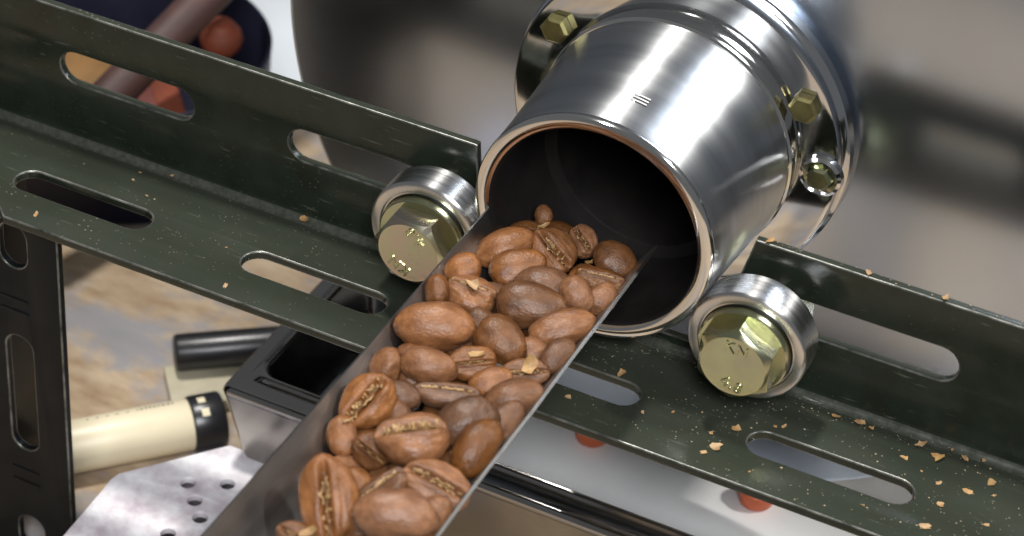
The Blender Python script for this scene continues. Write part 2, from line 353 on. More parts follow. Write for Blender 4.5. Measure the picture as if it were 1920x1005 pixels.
def make_bolt(x, rot, text_rot, label, col):
    t = empty('hex_bolt', (x, YB, ZB)); tag(t, label, 'bolt', 'hexagon bolts holding the bearings')
    AF, h, rc = 13.0, 4.5, 5.95
    b = bmesh.new(); seg = 120
    def rhex(a): 
        k = (a-R_(rot)) % R_(60) - R_(30)
        return min(AF/2/math.cos(k), 7.5)
    tk = math.tan(R_(30)); rows = []
    y0 = -1.6
    for lvl in range(4):
        row = []
        for i in range(seg):
            a = 2*math.pi*i/seg; r = rhex(a)
            ztop = h-(r-rc)*tk
            rr, hh = [(r, 0.0), (r, ztop-0.12), (r-0.1, ztop), (rc, h)][lvl]
            row.append(b.verts.new((rr*math.cos(a), y0-hh, rr*math.sin(a))))
        rows.append(row)
    for A, B in zip(rows, rows[1:]):
        for i in range(seg): b.faces.new((A[i], A[(i+1) % seg], B[(i+1) % seg], B[i]))
    inner = [b.verts.new((rc*.93*math.cos(2*math.pi*i/seg), y0-h+0.06, rc*.93*math.sin(2*math.pi*i/seg))) for i in range(seg)]
    for i in range(seg): b.faces.new((rows[-1][i], rows[-1][(i+1) % seg], inner[(i+1) % seg], inner[i]))
    b.faces.new(inner); b.faces.new(rows[0][::-1])
    obj('head', mesh('head', b, angle=20), col, t)
    b = bmesh.new(); lathe(b, [(4.1, -1.6), (8.0, -1.6), (8.3, -1.4), (8.4, -0.15), (8.2, -0.03), (4.1, -0.03)], seg=64, closed=True)
    obj('washer', mesh('washer', b), M['zinc'], t)
    b = bmesh.new(); tube(b, (0, -0.7, 0), (0, 22, 0), 3.95, seg=32)
    obj('shank', mesh('shank', b), M['zinc'], t)
    b = bmesh.new(); lathe(b, [(4.1, 7.1), (6.2, 7.1), (6.3, 7.3), (6.3, 9.8), (6.2, 9.97), (4.1, 9.97)], seg=48, closed=True)
    obj('spacer', mesh('spacer', b), M['zinc'], t)
    b = bmesh.new()
    for lvl, (rr, hh) in enumerate([(6.6, 11.9), (6.6, 17.4)]):
        pass
    top = [b.verts.new((7.2*math.cos(R_(60*i+rot)), 11.95, 7.2*math.sin(R_(60*i+rot)))) for i in range(6)]
    bot = [b.verts.new((7.2*math.cos(R_(60*i+rot)), 17.6, 7.2*math.sin(R_(60*i+rot)))) for i in range(6)]
    for i in range(6): b.faces.new((top[i], top[(i+1) % 6], bot[(i+1) % 6], bot[i]))
    b.faces.new(top); b.faces.new(bot)
    obj('nut', mesh('nut', b), M['zinc'], t)
    for txt, cx, cz, tr in (('KN', 0.2, 3.7, -6), ('4.8', 0.3, -4.0, -14)):
        b = text_bm(txt, 2.9, 0.12, 0.06)
        a = R_(text_rot); x2 = cx*math.cos(a)-cz*math.sin(a); z2 = cx*math.sin(a)+cz*math.cos(a)
        b.transform(Matrix.Translation((x2, y0-h-0.02, z2)) @ FACE_FRONT @ Matrix.Rotation(R_(text_rot+tr), 4, 'Z'))
        obj('lettering', mesh('lettering', b), M['zinc'], t)
    return t
ZINC2 = mat('pinkish_zinc', (0.56, 0.45, 0.39), 0.22, 1.0, scale=130, rvar=0.07, col2=(0.48, 0.52, 0.34), bump=0.06, bscale=700)
make_bearing(-15.15, 'round steel bearing left of the drum mouth, behind the pinkish bolt head')
make_bearing(47.58, 'round steel bearing under the right side of the drum, behind the greenish bolt head')
make_bolt(-15.15, 0, 158, 'pinkish zinc hexagon bolt head touching the left wall of the bean scoop', ZINC2)
make_bolt(47.58, 30, 0, 'greenish yellow zinc hexagon bolt head right of the drum, marked KN and 4.8', M['zinc'])

# ================================================================== the drum
XC, ZC = 16.43, 26.74
drum = empty('roaster_drum', (XC, 0, ZC))
tag(drum, 'polished steel roaster drum with its open mouth over the coffee beans', 'roaster drum')
b = bmesh.new()
lathe(b, [(22.55, -7.4), (22.75, -6.6), (22.8, -5.0), (22.95, 0), (24.3, 22.6), (24.35, 23.2), (24.1, 23.5)], seg=160)
obj('barrel', mesh('barrel', b), M['drum'], drum)
b = bmesh.new()
lathe(b, [(22.5, -7.35), (22.72, -7.7), (22.75, -8.2), (22.5, -8.75), (22.0, -9.0), (21.2, -9.02), (20.5, -8.85), (20.0, -8.5)], seg=160)
obj('lip', mesh('lip', b), M['lip'], drum)
b = bmesh.new()
lathe(b, [(20.0, -8.5), (19.7, -8.1), (19.55, -7.4), (19.4, -6.0), (19.6, 9), (19.6, 14), (17.2, 14.3), (17.0, 14.8), (17.2, 60), (0, 60)], seg=128)
obj('lining', mesh('lining', b), M['inside'], drum)
b = bmesh.new()
lathe(b, [(24.0, 23.4), (24.5, 23.5), (24.85, 24.0), (24.85, 24.6), (24.5, 25.0), (24.1, 25.2), (24.3, 25.6), (24.3, 27.6)], seg=160)
obj('bead', mesh('bead', b), M['lip'], drum)
b = bmesh.new()
lathe(b, [(23.5, 27.5), (31.6, 27.5), (32.3, 27.7), (32.6, 28.2), (32.6, 29.4), (32.2, 29.9), (32.9, 30.3), (33.4, 31.0), (33.4, 33.2), (32.8, 33.9), (31, 34.95)], seg=160)
obj('flange', mesh('flange', b), M['flange'], drum)
b = bmesh.new()
lathe(b, [(24, 35.0), (84.6, 35.0), (85.4, 35.3), (85.6, 36.0), (85.6, 37.0), (85.0, 37.6), (24, 37.6)], seg=220)
obj('face_plate', mesh('face_plate', b), M['plate'], drum)
b = bmesh.new(); lathe(b, [(66, 37.62), (66, 150), (0, 150)], seg=128)
obj('drum_body', mesh('drum_body', b), M['plate'], drum)
for ang in (29.5, 149.5, 269.5):                              # bolts of the flange
    r = 28.3; bx, bz = r*math.cos(R_(ang)), r*math.sin(R_(ang))
    b = bmesh.new()
    lathe(b, [(0, 25.2), (2.3, 25.2), (2.9, 25.6), (2.9, 27.42)], seg=6, centre=(bx, 0, bz))
    obj('flange_bolt', mesh('flange_bolt', b, angle=25), M['dull_zinc'], drum)
a_ = 1.5; r = 29.6; bx, bz = r*math.cos(R_(a_)), r*math.sin(R_(a_))
b = bmesh.new(); lathe(b, [(2.6, 26.6), (3.4, 25.9), (4.0, 26.3), (4.2, 27.42)], seg=48, centre=(bx, 0, bz)); obj('flange_washer', mesh('flange_washer', b), M['lip'], drum)
b = bmesh.new(); lathe(b, [(0, 25.0), (1.9, 25.0), (2.5, 25.5), (2.5, 27.42)], seg=6, centre=(bx, 0, bz)); obj('flange_bolt', mesh('flange_bolt', b, angle=25), M['zinc'], drum)
# the small mark on top of the barrel: a ring with three bars
def on_barrel(phi, y, r=0.06):
    R = 22.95+(y)*(24.3-22.95)/22.6 + r
    return Vector((R*math.cos(phi), y, R*math.sin(phi)))
b = bmesh.new(); PH = math.pi/2-0.105; Y0 = 0.5
def strip(pts, w, lift):
    pr = None
    for k, (u, v) in enumerate(pts):
        a = pts[max(0, k-1)]; c = pts[min(len(pts)-1, k+1)]
        d = Vector((c[0]-a[0], c[1]-a[1])).normalized(); nn = Vector((-d.y, d.x))*w/2
        q = [b.verts.new(on_barrel(PH-(u+s*nn.x)/23.0, Y0+v+s*nn.y, lift)) for s in (-1, 1)]
        if pr: b.faces.new((pr[0], pr[1], q[1], q[0]))
        pr = q
strip([(-0.9+1.15*math.cos(R_(a)), 1.15*math.sin(R_(a))) for a in range(50, 311, 20)], 0.95, 0.05)
me = mesh('engraved_mark', b); obj('engraved_mark', me, M['mark_white'], drum)
b = bmesh.new()
for k in range(3): strip([(-0.9, -0.85+0.85*k), (0.6, -0.85+0.85*k), (2.1, -0.85+0.85*k)], 0.34, 0.06)
obj('engraved_bar', mesh('engraved_bar', b), M['mark_dark'], drum)
b = bmesh.new()
for k in range(3): strip([(-0.2, -0.5+0.85*k), (0.8, -0.5+0.85*k), (2.0, -0.5+0.85*k)], 0.26, 0.06)
obj('engraved_bar', mesh('engraved_bar', b), M['mark_white'], drum)

# ================================================================== the scoop
XS0, XS1, ZS = -3.2, 26.9, 24.0
def scoop_profile(off=0.0):
    cx = (XS0+XS1)/2; hw = (XS1-XS0)/2; pts = []
    ctrl = [(-hw, ZS), (-hw+5.9, ZS-8.6), (-hw+7.2, ZS-10.6), (-hw+9.4, ZS-11.6), (0, ZS-12)]
    ctrl += [(-x, z) for x, z in ctrl[-2::-1]]
    d = [Vector(c) for c in ctrl]; out = []
    for k, p in enumerate(d):                               # offset outwards
        a, c = d[max(0, k-1)], d[min(len(d)-1, k+1)]
        t = (c-a).normalized(); out.append(p + Vector((t.y, -t.x))*off)
    return [(cx+p.x, p.y) for p in out]
b = bmesh.new(); ys = [-140+2.0*k for k in range(66)]+[-7.6]
pin, pout = scoop_profile(0), scoop_profile(0.55)
def ring(y, pts, tip):
    out = []
    for k, (x, z) in enumerate(pts):
        out.append((x, y, z))
    return out
rows = []
for y in ys:
    last = y == ys[-1]
    wv = lambda x: Vector((0.16*noise.noise(Vector((y*.06, x*.02, 3))), 0, 0.10*noise.noise(Vector((y*.13, x*.03, 9)))))
    r_in = [Vector((x, y, z))+wv(x) for x, z in pin]; r_out = [Vector((x, y, z))+wv(x) for x, z in pout]
    if last:                                                # raked end: left corner rounded, right one pointed
        for r in (r_in, r_out):
            for q in r:
                f_ = (q.x-XS0)/(XS1-XS0)
                q.y += 4.2*min(max(f_, 0), 1) - (0.9 if q.z > 23 and f_ < .2 else 0)
    rows.append([b.verts.new(q) for q in r_in] + [b.verts.new(q) for q in reversed(r_out)])
for A, B in zip(rows, rows[1:]):
    m_ = len(A)
    for i in range(m_): b.faces.new((A[i], A[(i+1) % m_], B[(i+1) % m_], B[i]))
for rw in (rows[0], rows[-1]):
    m_ = len(rw)
    for i in range(m_//2-1): b.faces.new((rw[i], rw[i+1], rw[m_-2-i], rw[m_-1-i]))
eds = [e for e in b.edges if all(v.co.z > ZS-0.45 for v in e.verts) and abs(e.verts[0].co.y-e.verts[1].co.y) > 0.8]
bmesh.ops.bevel(b, geom=eds, offset=0.18, segments=2, affect='EDGES')
tag(obj('bean_scoop', mesh('bean_scoop', b, angle=40), M['scoop']),
    'long grey steel scoop reaching into the drum mouth and heaped with roasted beans', 'scoop')

# ================================================================== the beans
def bean_mesh(seed, crease='shut', fat=1.0):
    """unit bean: long axis x, round back towards +z, flat creased face towards -z"""
    rnd = random.Random(seed); off = Vector((rnd.uniform(-50, 50), rnd.uniform(-50, 50), rnd.uniform(-50, 50)))
    NT, NP = 44, 72
    gw, gd = {'shut': (0.075, 0.24), 'open': (0.15, 0.42), 'wide': (0.20, 0.50)}[crease]
    bend = rnd.uniform(-0.10, 0.10); egg = rnd.uniform(-0.14, 0.14); amp = rnd.uniform(0.09, 0.15)
    s1, s2 = rnd.uniform(-.12, .12), rnd.uniform(0, 6)
    b = bmesh.new(); rows = []
    def place(th, ph):
        sx = -math.cos(th); rr = math.sin(th)
        sx = math.copysign(abs(sx)**0.92, sx)
        sy, sz = rr*math.cos(ph), rr*math.sin(ph)
        x = sx; y = sy*(1+egg*sx); z = sz
        if z < 0: z = -0.62*(1-(1-min(1, -z))**2.2)*(1-0.25*y*y)
        z *= fat
        yc = s1*math.sin(2.2*x+s2)
        d = (y-yc)/gw
        if sz < 0:
            edge = max(0.0, 1-abs(x)**5)
            lip = 0.075*math.exp(-((abs(y-yc)-2.1*gw)/(1.3*gw))**2)*edge
            z += gd*math.exp(-d*d)*edge - lip
        z += bend*x*x
        p = Vector((x, y, z))
        n1 = noise.noise(p*0.95+off)*amp*1.25 + noise.noise(p*2.3+off)*amp*0.28
        # fine wrinkles that run along the bean
        w = noise.noise(Vector((p.x*2.2, p.y*7, p.z*7))+off)*0.032 + noise.noise(Vector((p.x*5, p.y*15, p.z*15))+off)*0.014
        dirn = Vector((x*.5, y, z)); dirn = dirn.normalized() if dirn.length > 1e-5 else Vector((0, 0, 0))
        return p + dirn*(n1+w)
    for i in range(NT+1):
        th = math.pi*i/NT
        if i in (0, NT): rows.append([b.verts.new(place(th, 0))]); continue
        row = []
        for j in range(NP):
            t = 2*math.pi*j/NP-math.pi; ph = -math.pi/2+t-0.55*math.sin(t)
            row.append(b.verts.new(place(th, ph)))
        rows.append(row)
    for A, B in zip(rows, rows[1:]):
        for j in range(NP):
            k = (j+1) % NP
            if len(A) == 1: b.faces.new((A[0], B[j], B[k]))
            elif len(B) == 1: b.faces.new((A[j], A[k], B[0]))
            else: b.faces.new((A[j], A[k], B[k], B[j]))
    me = finish(b, 'coffee_bean', angle=70); me.materials.append(M['bean'])
    # the papery silverskin left in the crease
    c = bmesh.new(); NX = 60
    zfloor = -0.62*fat+gd*0.9
    for ly in range(2 if crease == 'shut' else 3):
        pr = None; side = (-1, 1, -.3, .4)[ly]*gw*0.5
        x0, x1 = rnd.uniform(-.86, -.6), rnd.uniform(.55, .86); q3 = rnd.uniform(0, 90)
        for i in range(NX+1):
            x = x0+(x1-x0)*i/NX; yc = s1*math.sin(2.2*x+s2)
            j1 = noise.noise(Vector((x*7+q3, 0, seed*3.1))); j2 = noise.noise(Vector((x*13+q3, 5, seed*1.1))); j3 = noise.noise(Vector((x*4+q3, 11, seed)))
            if j3 < -0.08: pr = None; continue               # torn away here
            ztop = -0.62*fat + 0.03 - 0.12*max(0, j1) + 0.12*abs(j2) + bend*x*x + 0.12*abs(x)**3
            y0, y1 = yc+side*.6+j2*gw*.3, yc+side+j1*gw*0.9
            q = [c.verts.new((x, y0, zfloor+bend*x*x)), c.verts.new((x+.02*j2, (y0+y1)/2+gw*.4*j2, (zfloor+ztop)/2)), c.verts.new((x, y1, ztop)), c.verts.new((x, y1+gw*(.35+.5*j2)*(1 if side > 0 else -1), ztop-.02+.05*j1))]
            if pr:
                for a_ in range(3): c.faces.new((pr[a_], pr[a_+1], q[a_+1], q[a_]))
            pr = q
    mc = finish(c, 'chaff', angle=180); mc.materials.append(M['seam'])
    return me, mc
VAR_B = [bean_mesh(100+i, 'shut', 0.92+0.1*(i % 3)) for i in range(7)]
VAR_C = [bean_mesh(200+i, ['open', 'wide', 'shut', 'wide', 'open'][i % 5], 0.95) for i in range(6)]

# centre, long axis, outward normal of the round back, length, width (mm), which side shows
BEANS = [
((2.671, -14.363, 21.209), (0.657, 0.686, 0.313), (0.058, -0.46, 0.886), 11.38, 6.88, 'b'),
((3.436, 0.903, 18.791), (0.543, -0.621, -0.565), (0.208, -0.553, 0.807), 3.97, 3.44, 'b'),
((3.1, -6.373, 19.505), (0.824, 0.553, 0.121), (0.106, -0.36, 0.927), 6.86, 4.39, 'b'),
((7.549, -19.13, 21.531), (0.698, 0.668, 0.258), (0.19, -0.52, 0.833), 10.29, 6.99, 'b'),
((10.452, -10.71, 20.907), (0.873, -0.204, -0.443), (-0.292, 0.509, -0.81), 8.88, 7.87, 'c'),
((13.475, -4.328, 20.302), (0.699, -0.608, -0.376), (0.075, 0.586, -0.807), 6.43, 5.56, 'c'),
((20.624, -6.616, 20.302), (0.924, -0.041, -0.38), (0.334, -0.4, 0.854), 7.92, 7.09, 'b'),
((7.977, -3.117, 19.286), (0.952, 0.305, -0.003), (0.138, -0.422, 0.896), 6.28, 4.6, 'b'),
((21.322, -14.886, 21.209), (0.947, 0.295, -0.128), (-0.118, -0.05, -0.992), 9.51, 6.01, 's'),
((14.332, -22.115, 21.612), (0.973, 0.203, -0.111), (0.208, -0.553, 0.807), 10.95, 7.89, 'b'),
((14.764, -28.894, 22.877), (0.931, 0.365, -0.002), (0.243, -0.617, 0.749), 12.46, 7.96, 'b'),
((20.797, -23.614, 23.745), (0.822, -0.237, -0.517), (0.373, -0.461, 0.805), 7.17, 5.77, 'b'),
((21.851, -31.022, 22.133), (0.695, 0.695, 0.185), (0.292, -0.509, 0.81), 12.16, 6.2, 'b'),
((0.181, -25.783, 22.811), (0.622, 0.651, 0.434), (0.006, -0.558, 0.83), 6.86, 6.02, 'b'),
((4.12, -30.511, 21.958), (0.951, 0.23, -0.209), (-0.198, -0.072, -0.978), 9.38, 7.84, 's'),
((-0.648, -33.808, 23.239), (0.33, -0.668, -0.667), (0.066, -0.689, 0.722), 5.68, 4.44, 'b'),
((3.536, -42.737, 23.479), (0.911, 0.411, 0.045), (0.226, -0.585, 0.779), 13.74, 8.22, 'b'),
((14.603, -40.366, 23.253), (0.951, -0.078, -0.298), (0.208, -0.553, 0.807), 9.5, 7.45, 'b'),
((7.073, -51.648, 22.627), (0.942, 0.336, -0.013), (0.208, -0.553, 0.807), 9.72, 6.24, 'b'),
((0.583, -54.207, 21.802), (0.185, 0.739, 0.647), (-0.048, -0.651, 0.758), 6.87, 5.35, 'b'),
((12.184, -46.337, 21.398), (0.863, 0.492, 0.115), (-0.208, 0.553, -0.807), 8.88, 5.91, 'c'),
((19.591, -37.279, 20.193), (0.879, 0.009, -0.477), (0.412, -0.522, 0.747), 6.97, 5.42, 'b'),
((20.772, -43.769, 21.233), (0.863, 0.494, 0.107), (-0.173, 0.487, -0.856), 8.34, 4.8, 'c'),
((24.162, -38.677, 22.719), (0.261, 0.909, 0.324), (0.448, -0.411, 0.794), 7.52, 4.86, 'b'),
((11.965, -54.732, 20.834), (0.913, 0.407, 0.025), (0.025, 0.005, -1.0), 10.87, 4.9, 's'),
((2.653, -64.886, 22.79), (0.293, 0.808, 0.511), (-0.105, 0.558, -0.823), 9.88, 8.27, 'c'),
((6.012, -59.059, 21.002), (0.98, 0.169, -0.101), (0.173, -0.487, 0.856), 6.77, 4.9, 'b'),
((17.127, -48.733, 21.302), (0.774, 0.605, 0.188), (0.173, -0.487, 0.856), 7.56, 5.32, 'b'),
((22.466, -51.649, 22.54), (0.739, 0.658, 0.146), (0.292, -0.509, 0.81), 9.95, 6.16, 'b'),
((19.369, -62.776, 24.195), (0.627, 0.689, 0.364), (0.243, -0.617, 0.749), 10.81, 8.18, 'b'),
((23.393, -67.438, 24.11), (0.17, 0.858, 0.484), (0.505, -0.498, 0.705), 10.93, 6.72, 'b'),
((13.825, -70.9, 24.541), (0.846, 0.503, 0.176), (0.16, 0.075, -0.984), 11.06, 9.16, 's'),
((7.83, -72.952, 20.941), (0.773, 0.2, -0.602), (-0.531, 0.723, -0.442), 6.93, 6.18, 'c'),
((2.032, -71.731, 20.0), (0.549, -0.651, -0.524), (-0.048, -0.651, 0.758), 7.34, 4.99, 'b'),
((8.836, -88.842, 23.627), (0.463, -0.526, -0.713), (-0.278, 0.678, -0.681), 12.73, 8.88, 'c'),
((14.466, -81.153, 22.176), (0.597, 0.645, 0.477), (0.406, 0.27, -0.873), 9.49, 5.53, 's'),
((21.313, -76.79, 22.781), (0.96, 0.19, -0.206), (-0.274, 0.477, -0.835), 11.03, 7.44, 'c'),
((20.511, -89.047, 26.005), (0.92, 0.392, 0.015), (0.278, -0.678, 0.681), 13.13, 8.13, 'b'),
((24.072, -58.211, 22.968), (0.191, 0.88, 0.434), (0.487, -0.469, 0.737), 7.97, 5.42, 'b'),
((15.886, -88.97, 20.726), (0.821, 0.551, 0.148), (0.173, -0.487, 0.856), 8.36, 5.11, 'b'),
((7.401, -96.189, 21.209), (0.973, 0.036, -0.226), (-0.208, 0.553, -0.807), 5.81, 4.23, 'c'),
((8.961, -35.246, 20.225), (0.795, -0.385, -0.468), (0.208, -0.553, 0.807), 7.44, 5.69, 'b'),
((6.401, -25.611, 18.866), (0.976, 0.176, -0.131), (0.208, -0.553, 0.807), 7.56, 5.78, 'b'),
((7.849, -63.853, 19.666), (0.543, -0.621, -0.565), (0.208, -0.553, 0.807), 7.97, 5.41, 'b'),
((8.214, -79.76, 19.71), (0.95, 0.31, -0.032), (0.208, -0.553, 0.807), 6.86, 4.9, 'b'),
((20.072, -68.492, 19.805), (0.458, 0.784, 0.419), (0.208, -0.553, 0.807), 7.82, 5.31, 'b'),
((24.017, -20.405, 22.344), (0.226, 0.887, 0.403), (0.373, -0.461, 0.805), 6.64, 5.22, 'b'),
((7.113, -40.42, 18.939), (0.843, 0.531, -0.087), (0.373, -0.461, 0.805), 6.45, 4.7, 'b'),
((14.407, -72.164, 19.295), (0.764, 0.645, 0.015), (0.373, -0.461, 0.805), 6.92, 4.76, 'b'),
((24.216, -84.659, 23.22), (0.191, 0.88, 0.434), (0.487, -0.469, 0.737), 8.44, 5.16, 'b'),
((4.38, -76.963, 16.855), (0.593, 0.801, -0.081), (0.331, -0.151, 0.931), 9.5, 6.84, 'b'),
((11.277, -74.544, 14.88), (-0.779, 0.623, 0.071), (-0.083, -0.215, 0.973), 9.86, 7.1, 'b'),
((4.395, -69.276, 16.693), (0.455, -0.886, -0.091), (-0.256, -0.228, 0.939), 9.4, 6.77, 'b'),
((12.334, -51.793, 15.216), (0.656, 0.741, 0.143), (0.262, -0.401, 0.878), 10.53, 7.58, 'b'),
((3.224, -49.109, 18.823), (-0.425, 0.869, 0.253), (0.579, 0.047, 0.814), 10.49, 7.55, 'b'),
((9.083, -45.835, 14.995), (0.841, 0.54, 0.034), (-0.1, 0.093, 0.991), 10.22, 7.36, 'b'),
((14.107, -24.235, 15.212), (-0.084, -0.961, 0.263), (0.431, 0.203, 0.879), 10.26, 7.38, 'b'),
((18.885, -12.237, 17.139), (-0.922, 0.331, 0.201), (0.13, -0.225, 0.966), 10.27, 7.39, 'b'),
]
LABELS = [
'large smooth orange lit bean at the back of the heap by the left scoop wall',
'small dark bean chip standing up inside the drum mouth',
'half hidden bean behind the large orange one at the back',
'smooth brown bean in front of the large orange bean at the back',
'creased bean with golden chaff in the middle of the back row',
'small curled bean with a crease right of the back row',
'round reddish bean at the back right, nearest the pointed scoop tip',
'rounded bean behind the creased one inside the drum mouth',
'bean on its side with chaff on top by the right scoop wall, near the back',
'greyish smooth bean lying behind the biggest oval one below the drum mouth',
'large dark smooth oval bean in the centre below the drum mouth',
'smooth bean squeezed right of the large dark oval bean',
'orange lit smooth bean with a fold, leaning on the right scoop wall',
'reddish bean rising over the left scoop wall beside the pinkish bolt',
'bean with a flat chaff covered face near the pinkish bolt',
'dark bean pressed against the left scoop wall below the bolt',
'biggest smooth plump bean lying across at the left scoop wall',
'smooth bean pointing down right in the centre of the heap',
'smooth uneven bean below the biggest plump bean',
'dark small bean against the left scoop wall below the plump bean',
'broken bean with bright golden chaff in the centre',
'reddish bean deep in a gap right of the centre',
'bean covered with pale golden chaff right of the centre',
'dark bean in the gap at the right scoop wall',
'long narrow bean lying on its side above the double creased beans',
'creased bean with upright golden seam by the left scoop wall',
'bean half hidden behind the upright creased one',
'dull chaffy bean above the smooth pair on the right',
'smooth bean pointing at the right scoop wall, middle of the scoop',
'upper bean of the smooth pair near the right scoop wall',
'lower bean of the smooth pair, wedged at the right scoop wall',
'large bean on its side with a long golden crease in the lower middle',
'dark grey bean with a bent crease left of the large creased bean',
'orange brown bean tucked against the left scoop wall in the lower half',
'large upright bean with an open golden crease at the lower left',
'slanting bean with a golden crease between the upright bean and its neighbour',
'wide bean with a ragged golden crease at the lower right',
'large smooth bean at the bottom edge of the picture',
'bean in shade under the right scoop wall',
'reddish bean cut by the bottom edge right of the upright creased bean',
'chaffy bean in the bottom left corner of the scoop',
'half buried bean in the gap right of the plump bean',
'half buried bean under the large dark oval bean',
'half buried bean under the left creased bean',
'half buried bean above the upright bean at the lower left',
'half buried bean between the large creased bean and the smooth pair',
'half buried bean in the gap beside the right scoop wall at the back',
'half buried bean in the gap right of the plump bean, lower down',
'half buried bean under the slanting creased bean',
'half buried bean at the right scoop wall near the bottom edge',
'lower bean in the gap above right of the large upright creased bean',
'lower bean under the slanting creased bean at the bottom',
'lower bean under the dark grey bean with the bent crease',
'lower bean in the gap above the smooth pair of beans',
'lower bean between the uneven smooth bean and the dark small one',
'lower bean in the gap beside the long narrow bean',
'lower bean glimpsed left of the folded orange bean in the centre',
'lower bean at the right scoop wall in front of the round reddish bean',
]
random.seed(5)
for i, (c, ax, nb, ln, wd, kind) in enumerate(BEANS):
    me, mc = (VAR_B[i % 7] if kind == 'b' else VAR_C[i % 6])
    o = bpy.data.objects.new('coffee_bean', me); COL.objects.link(o)
    x = Vector(ax).normalized(); z = Vector(nb); z = (z-x*z.dot(x)).normalized(); y = z.cross(x)
    if kind == 's': sy, sz = wd*0.52, wd*0.50
    else: sy, sz = wd*0.5, wd*0.41
    sx = ln*0.5
    o.matrix_world = Matrix.Translation(Vector(c)*S) @ Matrix((x, y, z)).transposed().to_4x4() @ Matrix.Diagonal((sx*S, sy*S, sz*S, 1))
    tag(o, LABELS[i], 'coffee bean', 'roasted coffee beans heaped in the scoop')
    if kind != 'b':
        k = bpy.data.objects.new('chaff', mc); COL.objects.link(k); k.parent = o

# ================================================================== chaff
def flake_mesh(seed, r=1.0, thick=0.05):
    rnd = random.Random(seed); b = bmesh.new(); n = rnd.randint(8, 12)
    curl = rnd.uniform(.2, .75); ax = rnd.uniform(0, 3.14); el = rnd.uniform(.45, .85)
    top, bot = [], []
    def h(x, y): 
        d = x*math.cos(ax)+y*math.sin(ax)
        return curl*d*d + 0.18*noise.noise(Vector((x*2, y*2, seed)))
    for rad in (0.5, 1.0):
        tr, br = [], []
        for i in range(n):
            a = 2*math.pi*i/n; rr = rad*(1 if rad < 1 else rnd.uniform(.45, 1.2))
            x, y = rr*math.cos(a), rr*math.sin(a)*el
            z = h(x, y)
            tr.append(b.verts.new((x*r, y*r, z*r+thick))); br.append(b.verts.new((x*r, y*r, z*r)))
        top.append(tr); bot.append(br)
    ct, cb = b.verts.new((0, 0, thick+h(0, 0)*r)), b.verts.new((0, 0, h(0, 0)*r))
    for i in range(n):
        j = (i+1) % n
        b.faces.new((ct, top[0][i], top[0][j])); b.faces.new((cb, bot[0][j], bot[0][i]))
        b.faces.new((top[0][i], top[1][i], top[1][j], top[0][j])); b.faces.new((bot[0][j], bot[1][j], bot[1][i], bot[0][i]))
        b.faces.new((top[1][i], bot[1][i], bot[1][j], top[1][j]))
    me = mesh('chaff_flake', b, angle=50); me.materials.append(M['chaff']); return me
FL = [flake_mesh(i) for i in range(9)]
